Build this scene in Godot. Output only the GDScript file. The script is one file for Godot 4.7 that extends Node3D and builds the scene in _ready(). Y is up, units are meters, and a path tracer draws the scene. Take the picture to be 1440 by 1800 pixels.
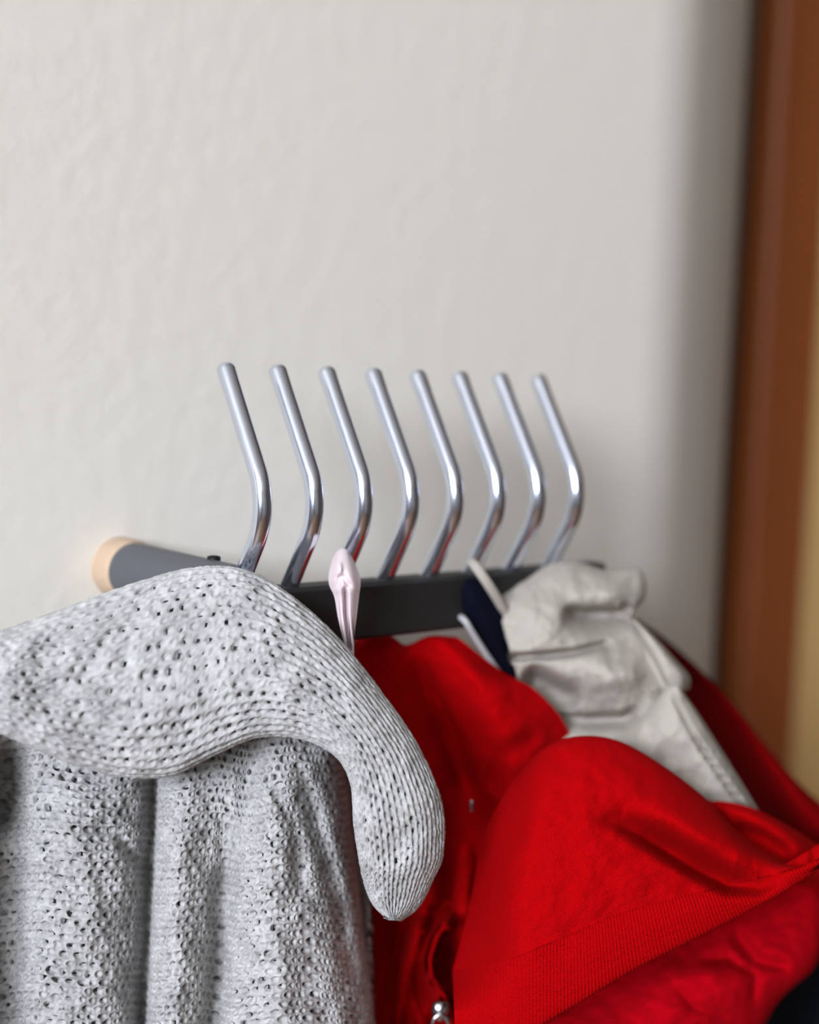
extends Node3D

# ---------------------------------------------------------------- the camera
const F := 2600.0                       # focal length in pixels of the 1440 x 1800 frame
const CAM_AT := Vector3(0.0, 1.55, 0.51) # the photographed wall is the plane z = 0
var cam_frame: Transform3D

func P(px: float, py: float, depth: float) -> Vector3:
	return cam_frame * Vector3((px - 720.0) / F * depth, -(py - 900.0) / F * depth, -depth)

func on_plane(px: float, py: float, z: float) -> Vector3:   # where the line of sight meets the plane at distance z from the wall
	var d := P(px, py, 1.0) - cam_frame.origin
	return cam_frame.origin + d * ((z - cam_frame.origin.z) / d.z)

func seen(p: Vector3) -> Array:           # the [pixel x, pixel y, depth] of a place in the room
	var q := cam_frame.affine_inverse() * p
	return [720.0 + F * q.x / -q.z, 900.0 - F * q.y / -q.z, -q.z]

# ---------------------------------------------------------------- naming
var taken := {}
func numbered(called: String) -> String:
	if not taken.has(called):
		taken[called] = 0
		return called
	taken[called] += 1
	return "%s_%03d" % [called, taken[called]]

func tag(o: Node3D, label: String, category: String, group := "", kind := "") -> void:
	if label: o.set_meta("label", label)
	if category: o.set_meta("category", category)
	if group: o.set_meta("group", group)
	if kind: o.set_meta("kind", kind)

func base(called: String, at := Vector3.ZERO) -> Node3D:
	var o := Node3D.new()
	o.name = numbered(called)
	add_child(o, true)
	o.position = at
	return o

func put(called: String, mesh: Mesh, m: Material, parent: Node3D = self) -> MeshInstance3D:
	var o := MeshInstance3D.new()
	o.name = numbered(called) if parent == self else called
	var n := 0
	while parent != self and parent.has_node(NodePath(o.name)):
		n += 1
		o.name = "%s_%03d" % [called, n]
	o.mesh = mesh
	o.material_override = m
	o.cast_shadow = GeometryInstance3D.SHADOW_CASTING_SETTING_ON
	parent.add_child(o, true)
	if parent != self: o.position = -world_at(parent)
	return o

func world_at(n: Node) -> Vector3:      # things are only moved, never turned: the mesh of a part is given in world axes
	var p := Vector3.ZERO
	while n is Node3D and n != self:
		p += (n as Node3D).position
		n = n.get_parent()
	return p

func structure(called: String, mesh: Mesh, m: Material, label: String, category: String) -> MeshInstance3D:
	var o := put(called, mesh, m)
	tag(o, label, category, "", "structure")
	return o

# ---------------------------------------------------------------- mesh helpers
func quad(st: SurfaceTool, a: Vector3, b: Vector3, c: Vector3, d: Vector3) -> void:
	for v in [a, b, c, a, c, d]: st.add_vertex(v)

func box_to(st: SurfaceTool, lo: Vector3, hi: Vector3, bevel := 0.0) -> void:
	# a box with chamfered edges
	var c := (lo + hi) * 0.5
	var h := (hi - lo) * 0.5
	var b: float = minf(bevel, minf(h.x, minf(h.y, h.z)) * 0.9)
	var pts := []
	for sx in [-1, 1]:
		for sy in [-1, 1]:
			for sz in [-1, 1]:
				var s := Vector3(sx, sy, sz)
				pts.append([s, c + s * Vector3(h.x, h.y - b, h.z - b), c + s * Vector3(h.x - b, h.y, h.z - b), c + s * Vector3(h.x - b, h.y - b, h.z)])
	var get_p = func(sx, sy, sz, k): return pts[(0 if sx < 0 else 4) + (0 if sy < 0 else 2) + (0 if sz < 0 else 1)][k]
	var tri = func(a: Vector3, bb: Vector3, cc: Vector3):
		var n := (bb - a).cross(cc - a)
		if n.length() < 1e-14: return
		var arr := [a, bb, cc]
		if n.dot((a + bb + cc) / 3.0 - c) > 0: arr = [a, cc, bb]      # clockwise seen from outside
		for v in arr: st.add_vertex(v)
	var q = func(a, bb, cc, d):
		tri.call(a, bb, cc); tri.call(a, cc, d)
	for s in [-1, 1]:
		q.call(get_p.call(s, -1, -1, 1), get_p.call(s, -1, 1, 1), get_p.call(s, 1, 1, 1), get_p.call(s, 1, -1, 1))
		q.call(get_p.call(-1, s, -1, 2), get_p.call(-1, s, 1, 2), get_p.call(1, s, 1, 2), get_p.call(1, s, -1, 2))
		q.call(get_p.call(-1, -1, s, 3), get_p.call(-1, 1, s, 3), get_p.call(1, 1, s, 3), get_p.call(1, -1, s, 3))
	if b > 0:
		for s in [-1, 1]:
			for t in [-1, 1]:
				q.call(get_p.call(s, t, -1, 1), get_p.call(s, t, 1, 1), get_p.call(s, t, 1, 2), get_p.call(s, t, -1, 2))
				q.call(get_p.call(s, -1, t, 1), get_p.call(s, 1, t, 1), get_p.call(s, 1, t, 3), get_p.call(s, -1, t, 3))
				q.call(get_p.call(-1, s, t, 2), get_p.call(1, s, t, 2), get_p.call(1, s, t, 3), get_p.call(-1, s, t, 3))
		for e in pts: tri.call(e[1], e[2], e[3])

func box_mesh(lo: Vector3, hi: Vector3, bevel := 0.0) -> ArrayMesh:
	var st := SurfaceTool.new()
	st.begin(Mesh.PRIMITIVE_TRIANGLES)
	st.set_smooth_group(-1)
	box_to(st, lo, hi, bevel)
	st.generate_normals()
	return st.commit()

# a tube along points with a radius at each; closed round ends come from radii that shrink
func tube_mesh(pts: Array, radii: Array, sides := 24, flat := 1.0, flat_axis := Vector3.ZERO) -> ArrayMesh:
	var n := pts.size()
	var pos := PackedVector3Array(); var nor := PackedVector3Array(); var idx := PackedInt32Array()
	var side := Vector3.ZERO
	for i in n:
		var t: Vector3 = (pts[mini(i + 1, n - 1)] - pts[maxi(i - 1, 0)]).normalized()
		if i == 0:
			side = t.cross(Vector3.RIGHT if absf(t.x) < 0.8 else Vector3.UP).normalized()
			if flat_axis != Vector3.ZERO: side = (flat_axis - t * flat_axis.dot(t)).normalized()
		side = (side - t * side.dot(t)).normalized()
		var up := t.cross(side)
		var slope := 0.0
		if n > 1:
			var a := maxi(i - 1, 0)
			var b := mini(i + 1, n - 1)
			slope = (radii[b] - radii[a]) / maxf((pts[b] - pts[a]).length(), 1e-6)
		for k in sides:
			var ang := TAU * k / sides
			var d := side * cos(ang) * flat + up * sin(ang)
			pos.append(pts[i] + d * radii[i])
			nor.append(((side * cos(ang) / flat + up * sin(ang)).normalized() - t * slope).normalized())
	for i in n - 1:
		for k in sides:
			var a := i * sides + k
			var b := i * sides + (k + 1) % sides
			idx.append_array([a, a + sides, b, b, a + sides, b + sides])
	for e in [0, n - 1]:
		var t: Vector3 = (pts[0] - pts[1]) if e == 0 else (pts[n - 1] - pts[n - 2])
		var c := pos.size()
		pos.append(pts[e]); nor.append(t.normalized())
		for k in sides:
			pos.append(pos[e * sides + k]); nor.append(t.normalized())
		for k in sides:
			var a := c + 1 + k
			var b := c + 1 + (k + 1) % sides
			idx.append_array([c, a, b] if e == 0 else [c, b, a])
	var arr := []
	arr.resize(Mesh.ARRAY_MAX)
	arr[Mesh.ARRAY_VERTEX] = pos; arr[Mesh.ARRAY_NORMAL] = nor; arr[Mesh.ARRAY_INDEX] = idx
	var m := ArrayMesh.new()
	m.add_surface_from_arrays(Mesh.PRIMITIVE_TRIANGLES, arr)
	return m

func cr(a: Vector3, b: Vector3, c: Vector3, d: Vector3, t: float) -> Vector3:
	return 0.5 * ((2.0 * b) + (c - a) * t + (2.0 * a - 5.0 * b + 4.0 * c - d) * t * t + (3.0 * b - a - 3.0 * c + d) * t * t * t)

func even_steps(pts: Array, n: int) -> PackedFloat32Array:   # parameters 0..1 that walk a control row in equal lengths
	var fine := spline(pts, n * 3)
	var run := PackedFloat32Array([0.0])
	for i in n * 3: run.append(run[i] + P(fine[i].x, fine[i].y, fine[i].z).distance_to(P(fine[i + 1].x, fine[i + 1].y, fine[i + 1].z)))
	var out := PackedFloat32Array()
	var k := 0
	for i in n + 1:
		var want := run[n * 3] * i / n
		while k < n * 3 - 1 and run[k + 1] < want: k += 1
		out.append((k + clampf((want - run[k]) / maxf(run[k + 1] - run[k], 1e-9), 0.0, 1.0)) / (n * 3.0))
	return out

func spline_at(pts: Array, at: PackedFloat32Array) -> PackedVector3Array:
	var out := PackedVector3Array()
	var m := pts.size() - 1
	for t in at:
		var x := t * m
		var k: int = mini(int(x), m - 1)
		out.append(cr(pts[k - 1] if k > 0 else 2.0 * pts[0] - pts[1], pts[k], pts[k + 1], pts[k + 2] if k + 2 <= m else 2.0 * pts[m] - pts[m - 1], x - k))
	return out

func spline(pts: Array, n: int) -> PackedVector3Array:
	var out := PackedVector3Array()
	var m := pts.size() - 1
	for i in n + 1:
		var x := float(i) / n * m
		var k: int = mini(int(x), m - 1)
		out.append(cr(pts[maxi(k - 1, 0)] if k > 0 else 2.0 * pts[0] - pts[1], pts[k], pts[k + 1], pts[k + 2] if k + 2 <= m else 2.0 * pts[m] - pts[m - 1], x - k))
	return out

# Creases and ridges of a cloth: a polyline in the frame's pixels, width on either side, depth (metres, away from the eye).
func fold_at(f: Array, x: float, y: float) -> float:
	var pts: PackedVector2Array = f[0]
	var best := 1e9
	var bt := 0.0
	var bs := 1.0
	var total: float = f[5]
	var run := 0.0
	for k in pts.size() - 1:
		var a := pts[k]
		var d := pts[k + 1] - a
		var l2 := d.length_squared()
		var q := Vector2(x, y) - a
		var t := clampf(q.dot(d) / l2, 0.0, 1.0)
		var e := q - d * t
		var dd := e.length_squared()
		if dd < best:
			best = dd
			bt = (run + t * sqrt(l2)) / total
			bs = d.cross(q)
		run += sqrt(l2)
	var w: float = f[1] if bs < 0.0 else f[2]
	if best > 9.0 * w * w: return 0.0
	var ends: float = f[4]
	var taper := smoothstep(0.0, ends, bt) * smoothstep(0.0, ends, 1.0 - bt) if ends > 0.0 else 1.0
	return f[3] * exp(-best / (w * w)) * taper

func fold(pts: Array, left: float, right: float, depth: float, ends := 0.25) -> Array:
	var p := PackedVector2Array()
	var total := 0.0
	for i in pts.size():
		p.append(Vector2(pts[i][0], pts[i][1]))
		if i > 0: total += p[i].distance_to(p[i - 1])
	return [p, left, right, depth, ends, total]

func hash1(i: int, j: int) -> float:
	var n := (i * 374761393 + j * 668265263) & 0x7fffffff
	n = ((n ^ (n >> 13)) * 1274126177) & 0x7fffffff
	return float((n ^ (n >> 16)) & 0xffff) / 65535.0

# A piece of cloth from a grid of [pixel x, pixel y, depth] control points: splined, creased, given relief and thickness.
# o: thick, folds, relief ("knit", "rib", ""), edges
func cloth(rows: Array, nu: int, nv: int, o := {}) -> ArrayMesh:
	var folds: Array = o.get("folds", [])
	var relief: String = o.get("relief", "")
	var thick: float = o.get("thick", 0.002)
	var cell: float = o.get("cell", 0.0044)
	var deep: float = o.get("deep", 0.0014)
	var waves: float = o.get("waves", 0.0)
	var cols: Array = []
	var ctrl: Array = []
	for r in rows:
		var c := []
		for p in r: c.append(Vector3(p[0], p[1], p[2]))
		ctrl.append(c)
	var steps := even_steps(ctrl[int(ctrl.size() * 0.6)], nu) if o.get("even", false) else PackedFloat32Array()
	for c in ctrl: cols.append(spline_at(c, steps) if steps.size() else spline(c, nu))
	var w := nu + 1
	var h := nv + 1
	var pos := PackedVector3Array()
	pos.resize(w * h)
	for i in w:
		var c := []
		for r in cols: c.append(r[i])
		var s := spline(c, nv)
		for j in h:
			var q := s[j]
			for f in folds: q.z += fold_at(f, q.x, q.y)
			if waves > 0.0:
				q.z += waves * wrinkle.get_noise_2d(q.x, q.y)
			pos[j * w + i] = P(q.x, q.y, q.z)
	var nor := grid_normals(pos, w, h)
	# face the eye
	var mid := (h / 2) * w + w / 2
	var sgn := 0.0
	for j in range(0, h, 3):
		for i in range(0, w, 3):
			sgn += nor[j * w + i].dot((cam_frame.origin - pos[j * w + i]).normalized())
	var flip := sgn < 0.0
	if flip:
		for k in nor.size(): nor[k] = -nor[k]
	var back := PackedVector3Array()
	back.resize(w * h)
	for k in w * h: back[k] = pos[k] - nor[k] * thick
	var hole := PackedByteArray()
	hole.resize(w * h)
	var tone := PackedColorArray()
	tone.resize(w * h)
	tone.fill(Color.WHITE)
	if relief != "":
		var us := PackedFloat32Array(); us.resize(w)
		var vs := PackedFloat32Array(); vs.resize(h)
		var jm: int = h * o.get("row", 0.5)
		for i in range(1, w): us[i] = us[i - 1] + pos[jm * w + i].distance_to(pos[jm * w + i - 1])
		for j in range(1, h): vs[j] = vs[j - 1] + pos[j * w + w / 2].distance_to(pos[(j - 1) * w + w / 2])
		for j in h:
			for i in w:
				var k := j * w + i
				var s := us[i]
				var t := vs[j]
				var d := 0.0
				if relief == "knit":
					var n1 := grain.get_noise_2d(s * 1000.0, t * 1000.0)
					s += 0.0004 * n1
					t += 0.0003 * grain.get_noise_2d(s * 1000.0 + 77.0, t * 1000.0)
					var b := cell * 0.66
					var jr := roundi(t / b)
					var x := s / cell - 0.5 * (jr & 1)
					var ir := roundi(x)
					var dx := (x - ir) * cell
					var dy := t - jr * b
					var r := hash1(ir, jr)
					var size := 0.85 + 0.3 * r
					var d2 := (dx * dx / (0.25 * cell * 0.25 * cell) + dy * dy / (0.2 * cell * 0.2 * cell)) / (size * size)
					d = -deep * (0.75 + 0.5 * r) * exp(-d2 * d2 * 0.9)
					# the two legs of each stitch run aslant between the gaps
					d += 0.00028 * cos(TAU * (s / cell + 0.5 * t / b)) + 0.00028 * cos(TAU * (s / cell - 0.5 * t / b))
					d += 0.00020 * (hash1(i + 7919, j) - 0.5)
					if d2 < 0.48 and r > o.get("shut", 0.8): hole[k] = 1
					var fleck := hash1(i / 2 + 311, j / 2 + 97)
					var g := 0.405 + 0.12 * (fleck - 0.5) + 0.08 * n1
					if fleck > 0.93: g -= 0.18
					g = clampf(g, 0.2, 0.95)
					tone[k] = Color(g, g * 0.985, g * 0.965)
				elif relief == "rib":
					d = 0.00015 * cos(TAU * s / cell) + 0.00010 * cos(TAU * t / (cell * 0.8))
				elif relief == "twill":
					d = 0.00010 * cos(TAU * (s + t) / cell) + 0.00006 * (hash1(i, j) - 0.5)
				pos[k] += nor[k] * d
		nor = grid_normals(pos, w, h)
		if flip:
			for k in nor.size(): nor[k] = -nor[k]
	var V := pos.duplicate()
	V.append_array(back)
	var N := nor.duplicate()
	for k in w * h: N.append(-nor[k])
	var C := tone.duplicate()
	for k in w * h: C.append(Color(0.5, 0.49, 0.48) if relief == "knit" else Color.WHITE)
	var idx := PackedInt32Array()
	var off := w * h
	for j in nv:
		for i in nu:
			var a := j * w + i
			if hole[a] + hole[a + 1] + hole[a + w] + hole[a + w + 1] < 3:
				if flip: idx.append_array([a, a + 1, a + w, a + 1, a + w + 1, a + w])
				else: idx.append_array([a, a + w, a + 1, a + 1, a + w, a + w + 1])
	var step: int = o.get("back_step", 1)
	var bj := 0
	while bj < nv:
		var bj2: int = mini(bj + step, nv)
		var bi := 0
		while bi < nu:
			var bi2: int = mini(bi + step, nu)
			var a := off + bj * w + bi
			var b := off + bj * w + bi2
			var c := off + bj2 * w + bi
			var d := off + bj2 * w + bi2
			if flip: idx.append_array([a, c, b, b, c, d])
			else: idx.append_array([a, b, c, b, d, c])
			bi = bi2
		bj = bj2
	# the rim
	var ring := PackedInt32Array()
	for i in nu: ring.append(i)
	for j in nv: ring.append(j * w + nu)
	for i in nu: ring.append(nv * w + nu - i)
	for j in nv: ring.append((nv - j) * w)
	for k in ring.size():
		var a := ring[k]
		var b := ring[(k + 1) % ring.size()]
		if flip: idx.append_array([a, b + off, b, a, a + off, b + off])
		else: idx.append_array([a, b, b + off, a, b + off, a + off])
	var arr := []
	arr.resize(Mesh.ARRAY_MAX)
	arr[Mesh.ARRAY_VERTEX] = V
	arr[Mesh.ARRAY_NORMAL] = N
	arr[Mesh.ARRAY_COLOR] = C
	arr[Mesh.ARRAY_INDEX] = idx
	var m := ArrayMesh.new()
	m.add_surface_from_arrays(Mesh.PRIMITIVE_TRIANGLES, arr)
	return m

func grid_normals(pos: PackedVector3Array, w: int, h: int) -> PackedVector3Array:
	var nor := PackedVector3Array()
	nor.resize(w * h)
	for j in h:
		var j0: int = maxi(j - 1, 0) * w
		var j1: int = mini(j + 1, h - 1) * w
		for i in w:
			var du := pos[j * w + mini(i + 1, w - 1)] - pos[j * w + maxi(i - 1, 0)]
			nor[j * w + i] = du.cross(pos[j1 + i] - pos[j0 + i]).normalized()
	return nor

# ---------------------------------------------------------------- materials
var wrinkle := FastNoiseLite.new()
var grain := FastNoiseLite.new()

func paint(c: Color, rough := 0.8, metal := 0.0) -> StandardMaterial3D:
	var m := StandardMaterial3D.new()
	m.albedo_color = c
	m.roughness = rough
	m.metallic = metal
	return m

func noise_texture(freq: float, seed_: int, octaves := 4, size := 512) -> NoiseTexture2D:
	var n := FastNoiseLite.new()
	n.seed = seed_
	n.noise_type = FastNoiseLite.TYPE_SIMPLEX_SMOOTH
	n.frequency = freq
	n.fractal_octaves = octaves
	var t := NoiseTexture2D.new()
	t.width = size
	t.height = size
	t.seamless = true
	t.noise = n
	return t

func bumpy(m: StandardMaterial3D, t: Texture2D, scale: float, tile: float) -> StandardMaterial3D:
	m.heightmap_enabled = true
	m.heightmap_texture = t
	m.heightmap_scale = scale
	m.uv1_triplanar = true
	m.uv1_world_triplanar = true
	m.uv1_scale = Vector3.ONE / tile
	return m

func wood(dark: Color, light: Color, seed_: int) -> StandardMaterial3D:
	# grain that runs up the timber: noise stretched along y
	var n := FastNoiseLite.new()
	n.seed = seed_
	n.frequency = 0.02
	n.fractal_octaves = 4
	var img := Image.create(256, 512, false, Image.FORMAT_RGB8)
	for y in 512:
		for x in 256:
			var v := 0.5 + 0.5 * n.get_noise_2d(x * 3.0, y * 0.16) + 0.18 * n.get_noise_2d(x * 14.0 + 500.0, y * 0.4)
			img.set_pixel(x, y, dark.lerp(light, clampf(v, 0.0, 1.0)))
	var m := paint(Color.WHITE, 0.45)
	m.albedo_texture = ImageTexture.create_from_image(img)
	m.uv1_triplanar = true
	m.uv1_world_triplanar = true
	m.uv1_scale = Vector3(7.0, 1.2, 7.0)
	return m

func fabric(c: Color, tex: Texture2D, scale: float, tile: float, sheen := 0.3) -> StandardMaterial3D:
	var m := paint(c, 0.95)
	m.metallic_specular = 0.15
	m.rim_enabled = sheen > 0.0
	m.rim = sheen
	m.rim_tint = 1.0
	bumpy(m, tex, scale, tile)
	return m

# ================================================================ the scene
func _ready() -> void:
	# ---- camera
	var cam := Camera3D.new()
	cam.name = "camera"
	cam.position = CAM_AT
	cam.rotation_degrees = Vector3(-5.4, -40.0, 2.1)
	cam.fov = rad_to_deg(2.0 * atan(900.0 / F))
	cam.near = 0.02
	cam.far = 40.0
	var lens := CameraAttributesPhysical.new()
	lens.frustum_focal_length = 12.0 * F / 900.0
	lens.frustum_focus_distance = 0.505
	lens.exposure_aperture = lens.frustum_focal_length / 14.0
	lens.frustum_near = 0.02
	lens.frustum_far = 40.0
	cam.attributes = lens
	add_child(cam)
	cam.current = true
	cam_frame = Transform3D(cam.basis, cam.position)
	# ---- sky, exposure
	var sky_look := ProceduralSkyMaterial.new()
	sky_look.sky_top_color = Color(0.55, 0.68, 0.88)
	sky_look.sky_horizon_color = Color(0.86, 0.90, 0.95)
	sky_look.ground_bottom_color = Color(0.35, 0.36, 0.34)
	sky_look.ground_horizon_color = Color(0.62, 0.65, 0.66)
	sky_look.sky_energy_multiplier = 3.0
	sky_look.ground_energy_multiplier = 1.6
	var env := Environment.new()
	env.background_mode = Environment.BG_SKY
	env.sky = Sky.new()
	env.sky.sky_material = sky_look
	env.tonemap_mode = Environment.TONE_MAPPER_LINEAR
	env.tonemap_exposure = 1.0
	env.sdfgi_enabled = true
	env.ssao_enabled = true
	env.ssil_enabled = true
	var we := WorldEnvironment.new()
	we.name = "world_environment"
	we.environment = env
	add_child(we)
	# ---- daylight through the window of the left wall
	var day := AreaLight3D.new()
	day.name = "window_daylight"
	day.area_size = Vector2(1.9, 1.05)
	day.position = Vector3(-3.26, 2.45, 2.20)
	day.rotation_degrees = Vector3(0, -90, 0)
	day.light_color = Color(0.95, 0.965, 1.0)
	day.light_energy = 27.8
	day.area_range = 12.0
	day.shadow_enabled = true
	add_child(day)

	wrinkle.seed = 5; wrinkle.frequency = 0.012; wrinkle.fractal_octaves = 3
	grain.seed = 9; grain.frequency = 0.06; grain.fractal_octaves = 2

	build_room()
	build_rack()
	build_sweater()
	build_red_hoodie()
	build_beige()
	build_navy()
	build_far_red()
	build_black()

# ---------------------------------------------------------------- the room
func build_room() -> void:
	var wall_paint := bumpy(paint(Color(0.86, 0.84, 0.795), 0.9), noise_texture(0.02, 3, 4), 0.022, 0.16)
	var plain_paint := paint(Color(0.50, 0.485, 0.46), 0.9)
	var white_paint := paint(Color(0.86, 0.855, 0.84), 0.9)
	# the wall with the rack: flat, then a rounded outer corner that turns away into a recess
	var line := PackedVector2Array([Vector2(-3.3, 0.0), Vector2(0.578, 0.0)])
	for bend in [[0.0, 22.0, 0.125, 14], [22.0, 39.0, 0.60, 12], [39.0, 90.0, 0.06, 12]]:     # from angle, to angle, radius
		var from: Vector2 = line[line.size() - 1]
		var t0 := deg_to_rad(bend[0])
		for k in range(1, int(bend[3]) + 1):
			var a := deg_to_rad(lerpf(bend[0], bend[1], float(k) / bend[3]))
			line.append(from + bend[2] * Vector2(sin(a) - sin(t0), cos(a) - cos(t0)))
	var far_x := line[line.size() - 1].x
	line.append(Vector2(far_x, -0.9))
	var st := SurfaceTool.new()
	st.begin(Mesh.PRIMITIVE_TRIANGLES)
	for k in line.size() - 1:
		st.set_smooth_group(0)
		var a := line[k]
		var b := line[k + 1]
		quad(st, Vector3(a.x, 3.1, a.y), Vector3(b.x, 3.1, b.y), Vector3(b.x, 0, b.y), Vector3(a.x, 0, a.y))
	st.set_smooth_group(-1)
	var back_line := [Vector2(far_x, -0.9), Vector2(-3.3, -0.9), Vector2(-3.3, 0.0)]
	for k in 2:
		var a: Vector2 = back_line[k]
		var b: Vector2 = back_line[k + 1]
		quad(st, Vector3(a.x, 3.1, a.y), Vector3(b.x, 3.1, b.y), Vector3(b.x, 0, b.y), Vector3(a.x, 0, a.y))
	st.generate_normals()
	structure("wall_back", st.commit(), wall_paint, "off-white textured plaster wall with rounded corner behind the coat hooks", "wall")
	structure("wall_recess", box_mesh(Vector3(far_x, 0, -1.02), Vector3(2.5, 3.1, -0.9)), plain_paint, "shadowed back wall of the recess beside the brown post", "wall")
	structure("wall_right", box_mesh(Vector3(2.4, 0, -0.9), Vector3(2.5, 3.1, 5.1)), paint(Color(0.27, 0.21, 0.18), 0.7), "dark brown right wall of the room", "wall")
	structure("wall_front", box_mesh(Vector3(-3.4, 0, 5.0), Vector3(2.5, 3.1, 5.1)), plain_paint, "plain wall behind the viewer", "wall")
	structure("floor", box_mesh(Vector3(-3.4, -0.1, -1.02), Vector3(2.5, 0.0, 5.1)), paint(Color(0.42, 0.31, 0.22), 0.5), "brown floor of the room", "floor")
	structure("ceiling", box_mesh(Vector3(-3.4, 3.1, -1.02), Vector3(2.5, 3.2, 5.1)), white_paint, "white ceiling of the room", "ceiling")
	# left wall with its window opening
	st = SurfaceTool.new()
	st.begin(Mesh.PRIMITIVE_TRIANGLES)
	st.set_smooth_group(-1)
	box_to(st, Vector3(-3.4, 0, -1.02), Vector3(-3.3, 1.9, 5.1))
	box_to(st, Vector3(-3.4, 3.0, -1.02), Vector3(-3.3, 3.1, 5.1))
	box_to(st, Vector3(-3.4, 1.9, -1.02), Vector3(-3.3, 3.0, 1.2))
	box_to(st, Vector3(-3.4, 1.9, 3.2), Vector3(-3.3, 3.0, 5.1))
	st.generate_normals()
	structure("wall_left", st.commit(), plain_paint, "left wall of the room with the window opening", "wall")
	var win := base("window_1", Vector3(-3.35, 1.9, 2.2))
	tag(win, "white framed window in the left wall of the room", "window", "", "structure")
	for r in [[Vector3(-3.38, 1.9, 1.2), Vector3(-3.32, 1.94, 3.2)], [Vector3(-3.38, 2.96, 1.2), Vector3(-3.32, 3.0, 3.2)], [Vector3(-3.38, 1.94, 1.2), Vector3(-3.32, 2.96, 1.24)], [Vector3(-3.38, 1.94, 3.16), Vector3(-3.32, 2.96, 3.2)], [Vector3(-3.37, 1.94, 2.18), Vector3(-3.33, 2.96, 2.22)]]:
		put("window_frame", box_mesh(r[0], r[1], 0.005), white_paint, win)
	# brown timber post and the tan door beyond it
	var c := on_plane(1345, 600, -0.26)
	var post := structure("trim_1", box_mesh(Vector3(c.x, 0, -0.29), Vector3(c.x + 0.078, 3.1, -0.260), 0.004), wood(Color(0.56, 0.29, 0.12), Color(0.66, 0.37, 0.17), 4), "dark orange-brown wooden door post at the right edge", "post")
	post.set_meta("kind", "structure")
	var door := base("door_1", Vector3(c.x + 0.09, 0, -0.30))
	tag(door, "tan wooden door panel beyond the brown post at far right", "door", "", "structure")
	put("panel", box_mesh(Vector3(c.x + 0.088, 0.01, -0.32), Vector3(c.x + 0.90, 2.05, -0.272), 0.003), wood(Color(0.84, 0.69, 0.43), Color(0.92, 0.78, 0.53), 8), door)
	put("edge_strip", box_mesh(Vector3(c.x + 0.074, 0.01, -0.32), Vector3(c.x + 0.089, 2.05, -0.29), 0.001), paint(Color(0.20, 0.10, 0.06), 0.7), door)

# ---------------------------------------------------------------- the coat rack
func build_rack() -> void:
	var tip := Vector3(0.2846, 1.5481, 0.0682)
	var steel := paint(Color(0.86, 0.89, 0.95), 0.17, 1.0)
	var dark := paint(Color(0.09, 0.085, 0.08), 0.6)
	var grey := paint(Color(0.30, 0.31, 0.33), 0.5)
	var pale := bumpy(paint(Color(0.74, 0.64, 0.54), 0.7), noise_texture(0.03, 12, 3, 256), 0.05, 0.03)
	var rack := base("coat_rack", Vector3(0.36, 1.46, 0.0))
	tag(rack, "wall-mounted coat rack with eight bent steel hooks on a dark rail", "coat rack")
	var by := tip.y - 0.0762
	var bz := tip.z + 0.0107
	put("rail", box_mesh(Vector3(tip.x - 0.014, by - 0.0215, bz - 0.006), Vector3(tip.x + 0.022 * 7 + 0.03, by, bz + 0.006), 0.0015), dark, rack)
	# one hook: a bent steel rod, filleted at the elbow
	var T := Vector2(0.0, 0.0)                       # (up, out of the wall)
	var K := Vector2(-0.0458, 0.0285)
	var B := Vector2(-0.0762, 0.0107)
	B += (B - K).normalized() * 0.006
	var d1 := (T - K).normalized()
	var d2 := (B - K).normalized()
	var half := acos(d1.dot(d2)) / 2.0
	var r := 0.024
	var cut := r / tan(half)
	var centre := K + (d1 + d2).normalized() * (r / sin(half))
	var path := []
	for k in 7: path.append(T.lerp(K + d1 * cut, k / 7.0))
	var a0 := (K + d1 * cut - centre).angle()
	var a1 := (K + d2 * cut - centre).angle()
	var da := wrapf(a1 - a0, -PI, PI)
	for k in 15: path.append(centre + Vector2.from_angle(a0 + da * k / 14.0) * r)
	for k in range(1, 6): path.append((K + d2 * cut).lerp(B, k / 5.0))
	var pts := []
	var radii := []
	var rad := 0.0033
	for k in [0.0, 0.12, 0.3, 0.55, 1.0]:            # the rounded tip
		pts.append(Vector3(0, 0, 0) + Vector3(0, d1.x, d1.y) * rad * 0.9 * (1.0 - k))
		radii.append(rad * sqrt(1.0 - pow(1.0 - k, 2.4)) * 0.985 + 0.0002)
	for k in range(1, path.size()):
		pts.append(Vector3(0, path[k].x, path[k].y))
		radii.append(rad)
	var mesh := tube_mesh(pts, radii, 28)
	for i in 8:
		var h := put("hook", mesh, steel, rack)
		h.position += Vector3(tip.x + 0.022 * i, tip.y, tip.z)
	# the arm that carries the rail from the wall, and its pale wooden foot
	var ax := tip.x - 0.022 + 0.018
	var ay := 1.55 - 0.0795
	var arm := put("arm", tube_mesh([Vector3(ax, ay, 0.012), Vector3(ax, ay, 0.03), Vector3(ax, ay, 0.055), Vector3(ax, ay, bz + 0.004)], [0.0108, 0.0108, 0.0108, 0.0108], 40), grey, rack)
	put("screw", tube_mesh([Vector3(ax + 0.002, ay + 0.0100, 0.066), Vector3(ax + 0.002, ay + 0.0117, 0.066), Vector3(ax + 0.002, ay + 0.0121, 0.066)], [0.0024, 0.0024, 0.0012], 20), paint(Color(0.08, 0.08, 0.07), 0.5, 0.6), arm)
	put("wooden_foot", tube_mesh([Vector3(ax, ay, 0.0), Vector3(ax, ay, 0.001), Vector3(ax, ay, 0.0105), Vector3(ax, ay, 0.0125), Vector3(ax, ay, 0.0132)], [0.0108, 0.0118, 0.0118, 0.0112, 0.0100], 40), pale, rack)

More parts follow.
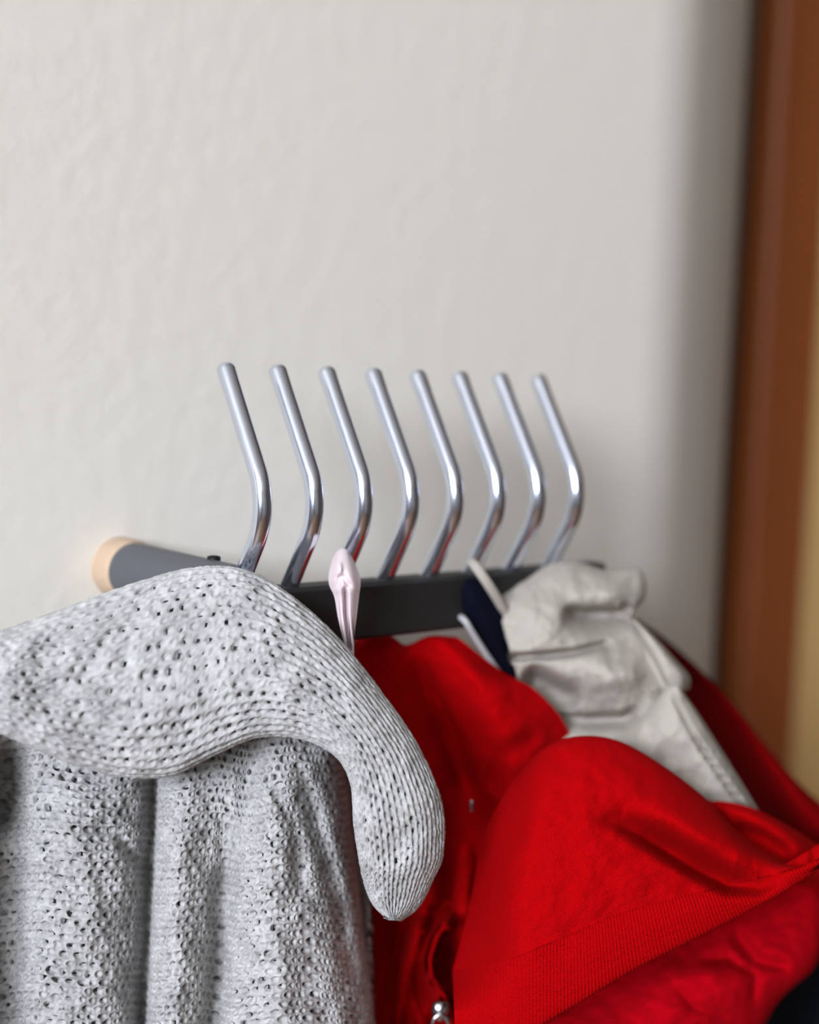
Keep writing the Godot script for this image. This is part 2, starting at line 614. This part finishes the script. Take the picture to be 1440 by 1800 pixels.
# ---------------------------------------------------------------- the grey knitted sweater
func build_sweater() -> void:
	var yarn := paint(Color.WHITE, 0.95)
	yarn.vertex_color_use_as_albedo = true
	yarn.metallic_specular = 0.2
	yarn.rim_enabled = true
	yarn.rim = 0.25
	yarn.rim_tint = 0.5
	var sw := base("knitted_sweater", P(350, 1250, 0.52))
	tag(sw, "chunky light grey marl knitted sweater with a thick folded collar, draped over the left hooks", "sweater")
	# collar: top outline, then down its face to the hanging edge, then turned under
	var top := [[-90, 1134], [0, 1110], [110, 1072], [240, 1026], [345, 1000], [430, 1004], [508, 1046], [588, 1115], [662, 1205], [732, 1306], [776, 1410], [779, 1500], [762, 1545], [737, 1594], [705, 1619]]
	var low := [[-90, 1262], [0, 1289], [100, 1332], [205, 1363], [300, 1363], [382, 1325], [452, 1297], [528, 1299], [588, 1328], [616, 1378], [622, 1450], [633, 1520], [640, 1552], [655, 1590], [683, 1617]]
	var face := [[0.0, 0.030, 0.10], [0.0, 0.012, 0.03], [0.0, 0.0, 0.0], [0.20, -0.011, 0.0], [0.45, -0.017, 0.0], [0.72, -0.020, 0.0], [0.92, -0.017, 0.0], [1.0, -0.010, 0.0], [0.98, 0.000, 0.0], [0.86, 0.008, 0.0], [0.70, 0.012, 0.0]]
	var rows := []
	for f in face:
		var row := []
		for k in top.size():
			var t := float(k) / (top.size() - 1)
			var a := Vector2(top[k][0], top[k][1])
			var b := Vector2(low[k][0], low[k][1])
			var m := a.lerp(b, f[0] + f[2])
			var z := 0.502 - 0.022 * (1.0 - smoothstep(0.0, 0.3, t)) + 0.006 * smoothstep(0.25, 0.6, t) + 0.012 * smoothstep(0.7, 1.0, t)
			row.append([m.x, m.y, z + f[1] * lerpf(1.0, 0.72, smoothstep(0.6, 1.0, t))])
		rows.append(row)
	put("folded_collar", cloth(rows, 420, 260, {"relief": "knit", "thick": 0.004, "cell": 0.0040, "deep": 0.0019, "back_step": 4, "row": 0.5, "shut": 0.45, "waves": 0.002,
		"folds": [fold([[180, 1340], [300, 1240], [480, 1180], [600, 1230]], 45, 45, -0.003), fold([[640, 1290], [690, 1420], [690, 1560]], 30, 50, 0.003)]}), yarn, sw)
	# body: long hanging folds
	var xs := [-90, -30, 20, 70, 130, 190, 240, 268, 286, 325, 372, 400, 428, 480, 530, 572, 598, 606]
	var zs := [0.012, 0.032, 0.026, 0.006, -0.006, 0.000, 0.014, 0.030, 0.003, -0.008, 0.003, 0.017, 0.000, -0.010, 0.000, 0.014, 0.036, 0.060]
	rows = []
	var ys := [1235, 1300, 1380, 1480, 1600, 1720, 1830, 1930]
	for j in ys.size():
		var row := []
		var y: float = ys[j]
		var t := clampf((y - 1300.0) / 500.0, 0.0, 1.5)
		for k in xs.size():
			var x: float = xs[k]
			var sway := 0.0
			if k <= 7: sway = -16.0 * t * (k / 7.0) + 10.0 * (1.0 - t)
			elif k <= 12: sway = -22.0 * t + 14.0 * (1.0 - t) * smoothstep(8, 12, k)
			else: sway = lerpf(-22.0, 54.0, clampf((k - 12) / 4.0, 0, 1)) * t - 4.0 * (1.0 - t)
			var amp := lerpf(0.55, 1.0, smoothstep(1250.0, 1450.0, y))
			if k >= 10 and k <= 12: amp *= smoothstep(1380.0, 1620.0, y)
			row.append([x + sway, y + 6.0 * sin(k * 1.7), lerpf(0.524, 0.512, smoothstep(1300.0, 1500.0, y)) + zs[k] * amp - 0.00022 * maxf(0.0, 120.0 - x)])
		rows.append(row)
	put("body", cloth(rows, 780, 330, {"relief": "knit", "even": true, "thick": 0.004, "cell": 0.0046, "deep": 0.0024, "back_step": 5, "shut": 0.15, "waves": 0.003,
		"folds": [fold([[520, 1330], [560, 1450], [600, 1600], [625, 1760]], 14, 22, 0.006), fold([[455, 1320], [515, 1450], [540, 1600]], 16, 16, 0.004), fold([[150, 1455], [205, 1465], [262, 1530]], 8, 12, 0.004), fold([[8, 1290], [18, 1380], [-20, 1470]], 20, 26, 0.014)]}), yarn, sw)
	# the far side of the body, seen in the gap under the collar
	rows = []
	for y in [1230, 1350, 1500, 1650, 1800, 2050]:
		var t := clampf((y - 1300.0) / 500.0, 0.0, 1.4)
		rows.append([[500 + 30 * t, y, 0.560], [560 + 30 * t, y, 0.570], [610 + 20 * t, y, 0.575], [642 + 6 * t, y - 5, 0.572]])
	put("back_panel", cloth(rows, 60, 160, {"relief": "knit", "thick": 0.004, "cell": 0.0046, "deep": 0.0012, "back_step": 4, "shut": 2.0}), yarn, sw)
	# the rear of the garment, falling between rail and wall
	rows = []
	for j in 7:
		var row := []
		var y := 1.458 - 0.05 * j - (0.008 if j > 0 else 0.0)
		for k in 6:
			var z := lerpf(0.088, 0.012, k / 5.0)
			row.append(seen(Vector3(0.300 + 0.012 * sin(k * 1.9 + j * 0.7) - 0.02 * (k / 5.0) - (0.012 if j == 0 else 0.0), y - 0.010 * (k / 5.0), z)))
		rows.append(row)
	put("back_panel", cloth(rows, 60, 90, {"thick": 0.004}), yarn, sw)
	# satin hanging loop over the third hook
	var satin := paint(Color(0.86, 0.79, 0.80), 0.42)
	satin.rim_enabled = true
	satin.rim = 0.3
	rows = [
		[[592, 985, 0.546], [598, 978, 0.544], [606, 976, 0.543], [612, 982, 0.545]],
		[[588, 976, 0.534], [597, 966, 0.530], [609, 966, 0.530], [617, 976, 0.534]],
		[[580, 1000, 0.524], [594, 992, 0.518], [613, 992, 0.518], [628, 1000, 0.524]],
		[[578, 1025, 0.522], [594, 1020, 0.515], [616, 1020, 0.515], [634, 1022, 0.521]],
		[[588, 1050, 0.522], [600, 1048, 0.518], [616, 1048, 0.517], [631, 1050, 0.522]],
		[[594, 1085, 0.522], [604, 1085, 0.519], [615, 1085, 0.518], [627, 1085, 0.522]],
		[[602, 1120, 0.522], [609, 1122, 0.520], [616, 1122, 0.519], [623, 1120, 0.522]],
		[[611, 1158, 0.522], [615, 1160, 0.521], [619, 1160, 0.521], [623, 1158, 0.522]]]
	put("hanging_loop", cloth(rows, 40, 90, {"thick": 0.0012, "folds": [fold([[606, 1030], [608, 1080], [617, 1150]], 3.5, 3.5, 0.006, 0.1), fold([[590, 1040], [600, 1010], [622, 1040]], 6, 6, 0.002), fold([[597, 985], [600, 1015]], 4, 8, -0.002)]}), satin, sw)

# ---------------------------------------------------------------- the red hooded jacket
func build_red_hoodie() -> void:
	var grain_tex := noise_texture(0.09, 21, 3)
	var red := fabric(Color(0.605, 0.0, 0.014), grain_tex, 0.05, 0.035, 0.12)
	var crimson := fabric(Color(0.61, 0.0, 0.05), grain_tex, 0.04, 0.035, 0.2)
	var hood := base("red_hooded_jacket", P(1000, 1500, 0.55))
	tag(hood, "bright red hooded jacket with ribbed hem and metal zip, between grey sweater and beige garment", "jacket")
	# hood, hanging from the rail in shade
	var rows := [
		[[585, 1165, 0.591], [650, 1140, 0.591], [690, 1140, 0.596], [716, 1152, 0.601], [762, 1136, 0.598], [815, 1146, 0.601]],
		[[588, 1142, 0.571], [648, 1121, 0.571], [688, 1120, 0.578], [716, 1135, 0.584], [758, 1119, 0.580], [803, 1120, 0.584]],
		[[590, 1220, 0.559], [650, 1205, 0.564], [705, 1200, 0.576], [755, 1195, 0.581], [820, 1175, 0.572], [882, 1180, 0.586]],
		[[630, 1300, 0.558], [690, 1290, 0.566], [745, 1285, 0.580], [800, 1275, 0.585], [870, 1245, 0.571], [940, 1212, 0.586]],
		[[690, 1400, 0.564], [735, 1392, 0.574], [785, 1385, 0.592], [830, 1372, 0.596], [905, 1335, 0.579], [992, 1270, 0.592]],
		[[710, 1500, 0.576], [755, 1490, 0.588], [795, 1480, 0.606], [835, 1470, 0.610], [900, 1440, 0.602], [1015, 1345, 0.606]],
		[[720, 1600, 0.586], [765, 1590, 0.596], [800, 1580, 0.615], [840, 1570, 0.620], [900, 1540, 0.620], [1010, 1450, 0.625]]]
	put("hood", cloth(rows, 150, 170, {"thick": 0.003, "waves": 0.002, "folds": [
		fold([[716, 1140], [760, 1230], [800, 1320], [832, 1420]], 16, 24, 0.008),
		fold([[745, 1190], [790, 1290], [820, 1370]], 7, 7, -0.003),
		fold([[860, 1400], [880, 1330], [960, 1290]], 20, 20, 0.004)]}), red, hood)
	# dark folds under the hood round the zip
	rows = []
	for y in [1360, 1440, 1520, 1600, 1680, 1760, 1850, 2050]:
		var row := []
		var dz := [0.0, 0.004, 0.006, -0.004, 0.008, -0.010, 0.006, -0.004, 0.014, 0.02]
		for k in 10:
			row.append([575 + k * 35.0 - 0.03 * (y - 1500), float(y), 0.612 + dz[k] * smoothstep(1400.0, 1600.0, float(y))])
		rows.append(row)
	put("zip_placket", cloth(rows, 130, 160, {"thick": 0.003, "waves": 0.004, "folds": [
		fold([[796, 1585], [787, 1618], [770, 1650], [758, 1685], [761, 1715], [778, 1745], [794, 1775], [800, 1850]], 15, 15, -0.032, 0.15), fold([[764, 1722], [786, 1762], [794, 1830]], 20, 20, -0.022),
		fold([[742, 1600], [715, 1690], [700, 1800], [690, 1880]], 18, 16, -0.024, 0.15),
		fold([[770, 1590], [752, 1640], [735, 1720], [745, 1800]], 7, 7, 0.008)]}), red, hood)
	# front panel, spread toward the viewer, down to the ribbed hem
	var edge := [[905, 1368], [950, 1322], [1010, 1298], [1085, 1304], [1165, 1347], [1240, 1403], [1303, 1466], [1375, 1511], [1470, 1548]]
	var r1 := [[850, 1470], [935, 1425], [1012, 1400], [1095, 1392], [1180, 1418], [1256, 1450], [1320, 1494], [1390, 1522], [1475, 1540]]
	var r2 := [[826, 1590], [915, 1560], [1010, 1525], [1098, 1500], [1186, 1500], [1268, 1508], [1338, 1520], [1412, 1522], [1482, 1520]]
	var r3 := [[796, 1705], [906, 1682], [1008, 1640], [1095, 1604], [1190, 1578], [1272, 1558], [1348, 1540], [1430, 1514], [1490, 1490]]
	var r4 := [[802, 1850], [906, 1820], [1010, 1763], [1108, 1704], [1210, 1653], [1294, 1611], [1366, 1574], [1440, 1528], [1500, 1488]]
	var z1 := [0.556, 0.542, 0.540, 0.542, 0.546, 0.552, 0.558, 0.566, 0.578]
	var rr0 := []; var rr1 := []; var rr2 := []; var rr3 := []; var rrm := []; var rrh := []; var rr4 := []; var rru := []; var rrv := []
	for k in 9:
		rr0.append([edge[k][0] + 8, edge[k][1] + 22, z1[k] + 0.022])
		rr1.append([edge[k][0], edge[k][1], z1[k]])
		rr2.append([r1[k][0], r1[k][1], z1[k] - (0.020 if k > 0 else 0.002)])
		rr3.append([r2[k][0], r2[k][1], z1[k] - (0.029 if k > 0 else 0.003)])
		rrm.append([r3[k][0], r3[k][1], z1[k] - (0.032 if k > 0 else 0.006)])
		rrh.append([(r3[k][0] + r4[k][0]) / 2.0, (r3[k][1] + r4[k][1]) / 2.0, z1[k] - 0.0325])
		rr4.append([r4[k][0], r4[k][1], z1[k] - 0.030])
		rru.append([r4[k][0], r4[k][1] - 4, z1[k] - 0.024])
		rrv.append([r4[k][0], r4[k][1] - 40, z1[k] - 0.018])
	var creases := [
		fold([[1020, 1425], [1090, 1447], [1150, 1482], [1225, 1528], [1280, 1556], [1335, 1560], [1400, 1530]], 30, 13, 0.024, 0.42),
		fold([[1100, 1395], [1180, 1440], [1270, 1490], [1360, 1526]], 30, 26, -0.005, 0.4),
		fold([[890, 1460], [880, 1560], [860, 1660]], 40, 40, -0.003)]
	put("front_panel", cloth([rr0, rr1, rr2, rr3, rrm], 220, 150, {"thick": 0.003, "folds": creases, "waves": 0.0016}), red, hood)
	put("ribbed_hem", cloth([rrm, rrh, rr4, rru, rrv], 700, 50, {"thick": 0.003, "folds": creases, "relief": "rib", "cell": 0.0014, "back_step": 5}), red, hood)
	# fold tucked behind the front panel's corner
	rows = [
		[[1225, 1412, 0.578], [1262, 1408, 0.572], [1310, 1416, 0.572], [1350, 1432, 0.576], [1400, 1460, 0.586], [1460, 1500, 0.595]],
		[[1235, 1430, 0.578], [1275, 1426, 0.568], [1330, 1440, 0.566], [1380, 1462, 0.570], [1425, 1488, 0.582], [1480, 1520, 0.592]],
		[[1240, 1455, 0.576], [1300, 1462, 0.570], [1350, 1475, 0.568], [1395, 1498, 0.570], [1440, 1515, 0.580], [1490, 1540, 0.592]],
		[[1255, 1500, 0.584], [1312, 1518, 0.582], [1362, 1535, 0.580], [1406, 1550, 0.584], [1450, 1560, 0.592], [1495, 1590, 0.602]]]
	put("tucked_fold", cloth(rows, 90, 50, {"thick": 0.003, "waves": 0.001, "folds": [fold([[1280, 1450], [1340, 1472], [1400, 1505]], 12, 12, 0.006)]}), red, hood)

	# back lining seen under the hem
	rows = [
		[[700, 1850, 0.569], [820, 1810, 0.569], [960, 1740, 0.566], [1090, 1670, 0.569], [1200, 1620, 0.576], [1290, 1580, 0.584], [1370, 1545, 0.592], [1440, 1505, 0.604], [1450, 1500, 0.624]],
		[[700, 1890, 0.559], [830, 1860, 0.557], [970, 1800, 0.554], [1100, 1735, 0.554], [1215, 1690, 0.560], [1300, 1655, 0.568], [1375, 1625, 0.576], [1440, 1600, 0.588], [1452, 1598, 0.608]],
		[[700, 1920, 0.547], [840, 1900, 0.544], [990, 1850, 0.540], [1115, 1795, 0.540], [1225, 1745, 0.546], [1300, 1715, 0.554], [1365, 1700, 0.562], [1424, 1695, 0.576], [1436, 1695, 0.598]],
		[[700, 1960, 0.545], [850, 1950, 0.542], [1000, 1900, 0.538], [1120, 1850, 0.538], [1220, 1810, 0.544], [1275, 1785, 0.552], [1318, 1775, 0.560], [1352, 1772, 0.572], [1362, 1772, 0.594]],
		[[700, 2080, 0.549], [850, 2060, 0.546], [1000, 2030, 0.544], [1110, 2000, 0.544], [1180, 1970, 0.552], [1220, 1950, 0.560], [1250, 1940, 0.568], [1270, 1940, 0.579], [1280, 1940, 0.599]]]
	put("lining", cloth(rows, 170, 130, {"thick": 0.003, "waves": 0.0022, "folds": [
		fold([[1215, 1690], [1280, 1685], [1330, 1715], [1320, 1790]], 10, 10, 0.004),
		fold([[1285, 1620], [1300, 1650], [1330, 1690], [1400, 1700]], 14, 14, 0.007),
		fold([[1180, 1720], [1220, 1770], [1290, 1790]], 8, 10, 0.003),
		fold([[1120, 1760], [1190, 1715], [1290, 1700]], 24, 24, -0.004)]}), crimson, hood)
	# zip slider with its pull
	var chrome := paint(Color(0.72, 0.72, 0.74), 0.2, 1.0)
	var z := P(774, 1774, 0.556)
	var r_ := cam_frame.basis.x
	var u_ := cam_frame.basis.y
	var f_ := cam_frame.basis.z
	var slider := put("zip_slider", tube_mesh([z + u_ * 0.0030, z + u_ * 0.0022, z - u_ * 0.0010, z - u_ * 0.004], [0.0014, 0.0030, 0.0034, 0.0022], 20, 0.6, f_), chrome, hood)
	var ring := []
	var rr := []
	for k in 25:
		var a := TAU * k / 24.0
		ring.append(z - u_ * 0.0055 + f_ * 0.0024 + r_ * cos(a) * 0.0030 + u_ * sin(a) * 0.0042)
		rr.append(0.0008)
	put("zip_pull", tube_mesh(ring, rr, 12), chrome, slider)
	var s := P(829, 1416, 0.566)
	put("zip_stop", tube_mesh([s + u_ * 0.0022, s + u_ * 0.0016, s - u_ * 0.0016, s - u_ * 0.0022], [0.0004, 0.0008, 0.0008, 0.0004], 12), chrome, hood)

# ---------------------------------------------------------------- the beige garment on the right-hand hooks
func build_beige() -> void:
	var canvas := fabric(Color(0.65, 0.625, 0.585), noise_texture(0.12, 33, 3), 0.03, 0.03, 0.1)
	var g := base("beige_cotton_garment", P(1050, 1150, 0.60))
	tag(g, "crumpled pale beige cotton garment with stitched seams hanging from the right-hand hooks", "garment")
	var rows := [
		[[890, 1062, 0.625], [925, 1040, 0.630], [968, 1016, 0.635], [1010, 1012, 0.638], [1060, 1020, 0.640], [1105, 1022, 0.642], [1112, 1030, 0.645], [1102, 1034, 0.665], [1078, 1040, 0.695]],
		[[868, 1046, 0.597], [914, 1020, 0.603], [964, 994, 0.608], [1010, 987, 0.612], [1068, 1002, 0.616], [1122, 1000, 0.620], [1132, 1018, 0.628], [1122, 1022, 0.648], [1098, 1028, 0.678]],
		[[882, 1090, 0.584], [928, 1076, 0.583], [980, 1052, 0.588], [1030, 1040, 0.595], [1082, 1040, 0.600], [1126, 1044, 0.608], [1134, 1050, 0.620], [1124, 1054, 0.640], [1100, 1060, 0.670]],
		[[897, 1145, 0.578], [940, 1138, 0.576], [990, 1125, 0.580], [1040, 1112, 0.590], [1080, 1100, 0.598], [1106, 1090, 0.604], [1112, 1090, 0.615], [1102, 1094, 0.635], [1078, 1100, 0.665]],
		[[910, 1190, 0.586], [952, 1192, 0.584], [1005, 1186, 0.578], [1060, 1174, 0.577], [1110, 1160, 0.586], [1150, 1142, 0.597], [1160, 1142, 0.612], [1150, 1146, 0.632], [1126, 1152, 0.662]],
		[[928, 1240, 0.592], [970, 1248, 0.594], [1030, 1246, 0.590], [1090, 1236, 0.584], [1145, 1215, 0.588], [1179, 1190, 0.600], [1188, 1190, 0.615], [1178, 1194, 0.635], [1154, 1200, 0.665]],
		[[980, 1300, 0.594], [1020, 1312, 0.594], [1070, 1312, 0.592], [1130, 1302, 0.590], [1185, 1290, 0.594], [1222, 1278, 0.604], [1230, 1278, 0.620], [1220, 1282, 0.640], [1196, 1288, 0.670]],
		[[1050, 1400, 0.592], [1110, 1410, 0.592], [1160, 1420, 0.592], [1220, 1430, 0.594], [1280, 1440, 0.600], [1314, 1440, 0.610], [1322, 1440, 0.625], [1312, 1444, 0.645], [1288, 1450, 0.675]],
		[[1120, 1500, 0.596], [1180, 1510, 0.596], [1230, 1520, 0.598], [1290, 1530, 0.600], [1350, 1540, 0.606], [1374, 1540, 0.615], [1382, 1540, 0.630], [1372, 1544, 0.650], [1348, 1550, 0.680]]]
	put("body", cloth(rows, 160, 220, {"thick": 0.002, "waves": 0.003, "folds": [
		fold([[985, 1072], [1030, 1080], [1075, 1078], [1122, 1068]], 10, 22, 0.017, 0.2),
		fold([[1000, 1050], [1060, 1045], [1120, 1040]], 18, 18, -0.003),
		fold([[890, 1156], [960, 1152], [1010, 1146], [1080, 1128]], 6, 8, 0.009, 0.1),
		fold([[915, 1180], [955, 1200], [1000, 1225], [1020, 1245]], 18, 36, 0.020),
		fold([[965, 1258], [1030, 1264], [1095, 1262], [1130, 1240]], 8, 18, 0.014, 0.2),
		fold([[1020, 1180], [1080, 1190], [1140, 1190]], 36, 30, -0.006),
		fold([[1080, 1060], [1098, 1075], [1118, 1084]], 6, 6, -0.006)]}), canvas, g)
	# facing that runs down the right edge, its end tucked back
	rows = [
		[[1104, 1092, 0.602], [1112, 1090, 0.594], [1122, 1094, 0.594], [1128, 1100, 0.606]],
		[[1118, 1120, 0.596], [1130, 1115, 0.588], [1145, 1117, 0.588], [1156, 1124, 0.602]],
		[[1136, 1165, 0.592], [1152, 1156, 0.584], [1174, 1154, 0.584], [1188, 1160, 0.600]],
		[[1155, 1205, 0.590], [1172, 1195, 0.582], [1198, 1188, 0.583], [1213, 1190, 0.598]],
		[[1168, 1225, 0.592], [1182, 1218, 0.585], [1200, 1214, 0.587], [1212, 1212, 0.602]]]
	put("facing", cloth(rows, 40, 70, {"thick": 0.002, "waves": 0.0015, "folds": [fold([[1108, 1100], [1150, 1165], [1175, 1215]], 5, 5, 0.003, 0.1)]}), canvas, g)
	# lower panel with a puckered double seam along its edge
	rows = [
		[[1150, 1228, 0.596], [1168, 1214, 0.586], [1186, 1206, 0.582], [1194, 1208, 0.583], [1201, 1216, 0.590]],
		[[1110, 1268, 0.594], [1145, 1258, 0.583], [1182, 1252, 0.578], [1212, 1248, 0.579], [1226, 1252, 0.590]],
		[[1085, 1310, 0.590], [1130, 1308, 0.581], [1184, 1304, 0.576], [1238, 1298, 0.578], [1258, 1302, 0.590]],
		[[1110, 1370, 0.590], [1160, 1370, 0.582], [1215, 1368, 0.578], [1276, 1362, 0.580], [1298, 1366, 0.592]],
		[[1160, 1440, 0.592], [1210, 1440, 0.586], [1260, 1440, 0.583], [1320, 1432, 0.586], [1342, 1438, 0.597]],
		[[1220, 1520, 0.598], [1270, 1520, 0.594], [1320, 1520, 0.592], [1375, 1514, 0.596], [1396, 1518, 0.606]]]
	var seams := [fold([[1180, 1216], [1212, 1278], [1250, 1340], [1296, 1405], [1340, 1470]], 4, 5, 0.0028, 0.05), fold([[1198, 1222], [1232, 1282], [1270, 1342], [1318, 1410], [1370, 1480]], 3, 4, 0.0012, 0.05), fold([[1140, 1330], [1200, 1340], [1230, 1400]], 26, 26, 0.004)]
	for k in 9:
		var y := 1300.0 + k * 16.0
		var x := 1232.0 + (y - 1300.0) * 0.69
		seams.append(fold([[x - 16, y - 2], [x + 6, y + 8]], 4, 4, 0.0022, 0.2))
	put("lower_panel", cloth(rows, 130, 150, {"thick": 0.002, "waves": 0.002, "folds": seams}), canvas, g)
	# its hanging strap, looped over the sixth hook
	var pts := []
	for p in [[834, 1000, 0.590], [826, 988, 0.583], [833, 992, 0.577], [848, 1012, 0.575], [864, 1036, 0.577], [880, 1062, 0.582], [892, 1085, 0.588]]: pts.append(P(p[0], p[1], p[2]))
	var s := spline(pts, 40)
	var a := []
	var rr := []
	for p in s: a.append(p); rr.append(0.0019)
	put("hanging_strap", tube_mesh(a, rr, 16, 0.5, cam_frame.basis.z), canvas, g)

# ---------------------------------------------------------------- navy neckband between the red and the beige
func build_navy() -> void:
	var tex := noise_texture(0.1, 41, 3, 256)
	var navy := fabric(Color(0.045, 0.05, 0.10), tex, 0.03, 0.03, 0.1)
	var g := base("navy_top", P(850, 1090, 0.58))
	tag(g, "dark navy top with pale edging, squeezed between bright red jacket and beige garment", "top")
	var rows := [
		[[800, 1030, 0.600], [815, 1022, 0.598], [832, 1018, 0.600]],
		[[798, 1022, 0.586], [815, 1012, 0.582], [834, 1010, 0.586]],
		[[800, 1060, 0.582], [826, 1046, 0.575], [856, 1036, 0.580]],
		[[815, 1095, 0.585], [846, 1082, 0.577], [878, 1072, 0.583]],
		[[840, 1135, 0.591], [872, 1124, 0.583], [900, 1116, 0.589]],
		[[868, 1180, 0.600], [894, 1170, 0.593], [914, 1164, 0.598]],
		[[896, 1225, 0.608], [914, 1216, 0.602], [928, 1210, 0.606]],
		[[930, 1275, 0.616], [945, 1265, 0.610], [955, 1260, 0.614]]]
	put("neckband", cloth(rows, 40, 110, {"thick": 0.002}), navy, g)
	var pts := []
	for p in [[806, 1082, 0.582], [818, 1092, 0.576], [832, 1115, 0.579], [852, 1146, 0.585], [872, 1175, 0.592], [890, 1202, 0.599], [910, 1235, 0.607]]: pts.append(P(p[0], p[1], p[2]))
	var s := spline(pts, 40)
	var a := []
	var rr := []
	for p in s: a.append(p); rr.append(0.0013)
	var pipe := put("edging", tube_mesh(a, rr, 14), paint(Color(0.66, 0.66, 0.66), 0.8), g)
	pipe.set_meta("label", "pale grey edging")

# ---------------------------------------------------------------- second red garment, farther along
func build_far_red() -> void:
	var red := fabric(Color(0.46, 0.0, 0.015), noise_texture(0.09, 51, 3), 0.04, 0.035, 0.2)
	var g := base("red_garment", P(1300, 1300, 0.66))
	tag(g, "dark red garment curving behind the beige one at far right, out of focus", "garment")
	var rows := [
		[[1070, 1085, 0.690], [1100, 1088, 0.680], [1112, 1098, 0.676], [1116, 1108, 0.690], [1112, 1120, 0.714], [1095, 1130, 0.730]],
		[[1120, 1130, 0.700], [1148, 1118, 0.676], [1163, 1132, 0.668], [1160, 1150, 0.690], [1140, 1170, 0.722], [1110, 1180, 0.740]],
		[[1180, 1200, 0.705], [1212, 1172, 0.678], [1232, 1190, 0.664], [1222, 1214, 0.682], [1190, 1240, 0.720], [1150, 1250, 0.745]],
		[[1230, 1260, 0.705], [1268, 1224, 0.676], [1290, 1250, 0.660], [1276, 1284, 0.680], [1236, 1310, 0.722], [1190, 1320, 0.750]],
		[[1290, 1340, 0.705], [1335, 1300, 0.676], [1356, 1340, 0.656], [1336, 1380, 0.676], [1290, 1400, 0.720], [1240, 1410, 0.750]],
		[[1370, 1420, 0.705], [1408, 1380, 0.674], [1424, 1430, 0.652], [1400, 1476, 0.670], [1350, 1490, 0.712], [1300, 1500, 0.740]],
		[[1450, 1490, 0.700], [1482, 1450, 0.670], [1494, 1500, 0.648], [1468, 1550, 0.664], [1420, 1570, 0.702], [1370, 1580, 0.730]],
		[[1500, 1590, 0.700], [1530, 1550, 0.670], [1540, 1600, 0.648], [1520, 1650, 0.664], [1480, 1680, 0.702], [1430, 1690, 0.730]]]
	put("folded_edge", cloth(rows, 90, 140, {"thick": 0.003, "waves": 0.002}), red, g)

# ---------------------------------------------------------------- black garment in the lower right corner
func build_black() -> void:
	var black := fabric(Color(0.035, 0.04, 0.055), noise_texture(0.1, 61, 3, 256), 0.03, 0.03, 0.1)
	var g := base("black_garment", P(1420, 1780, 0.63))
	tag(g, "black garment hanging lowest in the corner under the red jacket's hem", "garment")
	var rows := []
	for j in 7:
		var row := []
		for k in 7:
			row.append([1240.0 + k * 45.0 - j * 8.0, 1580.0 + j * 80.0, 0.640 + 0.010 * sin(k * 1.6 + j * 0.2) + 0.02 * absf(k - 3.0) / 3.0])
		rows.append(row)
	put("body", cloth(rows, 80, 80, {"thick": 0.003, "waves": 0.002}), black, g)
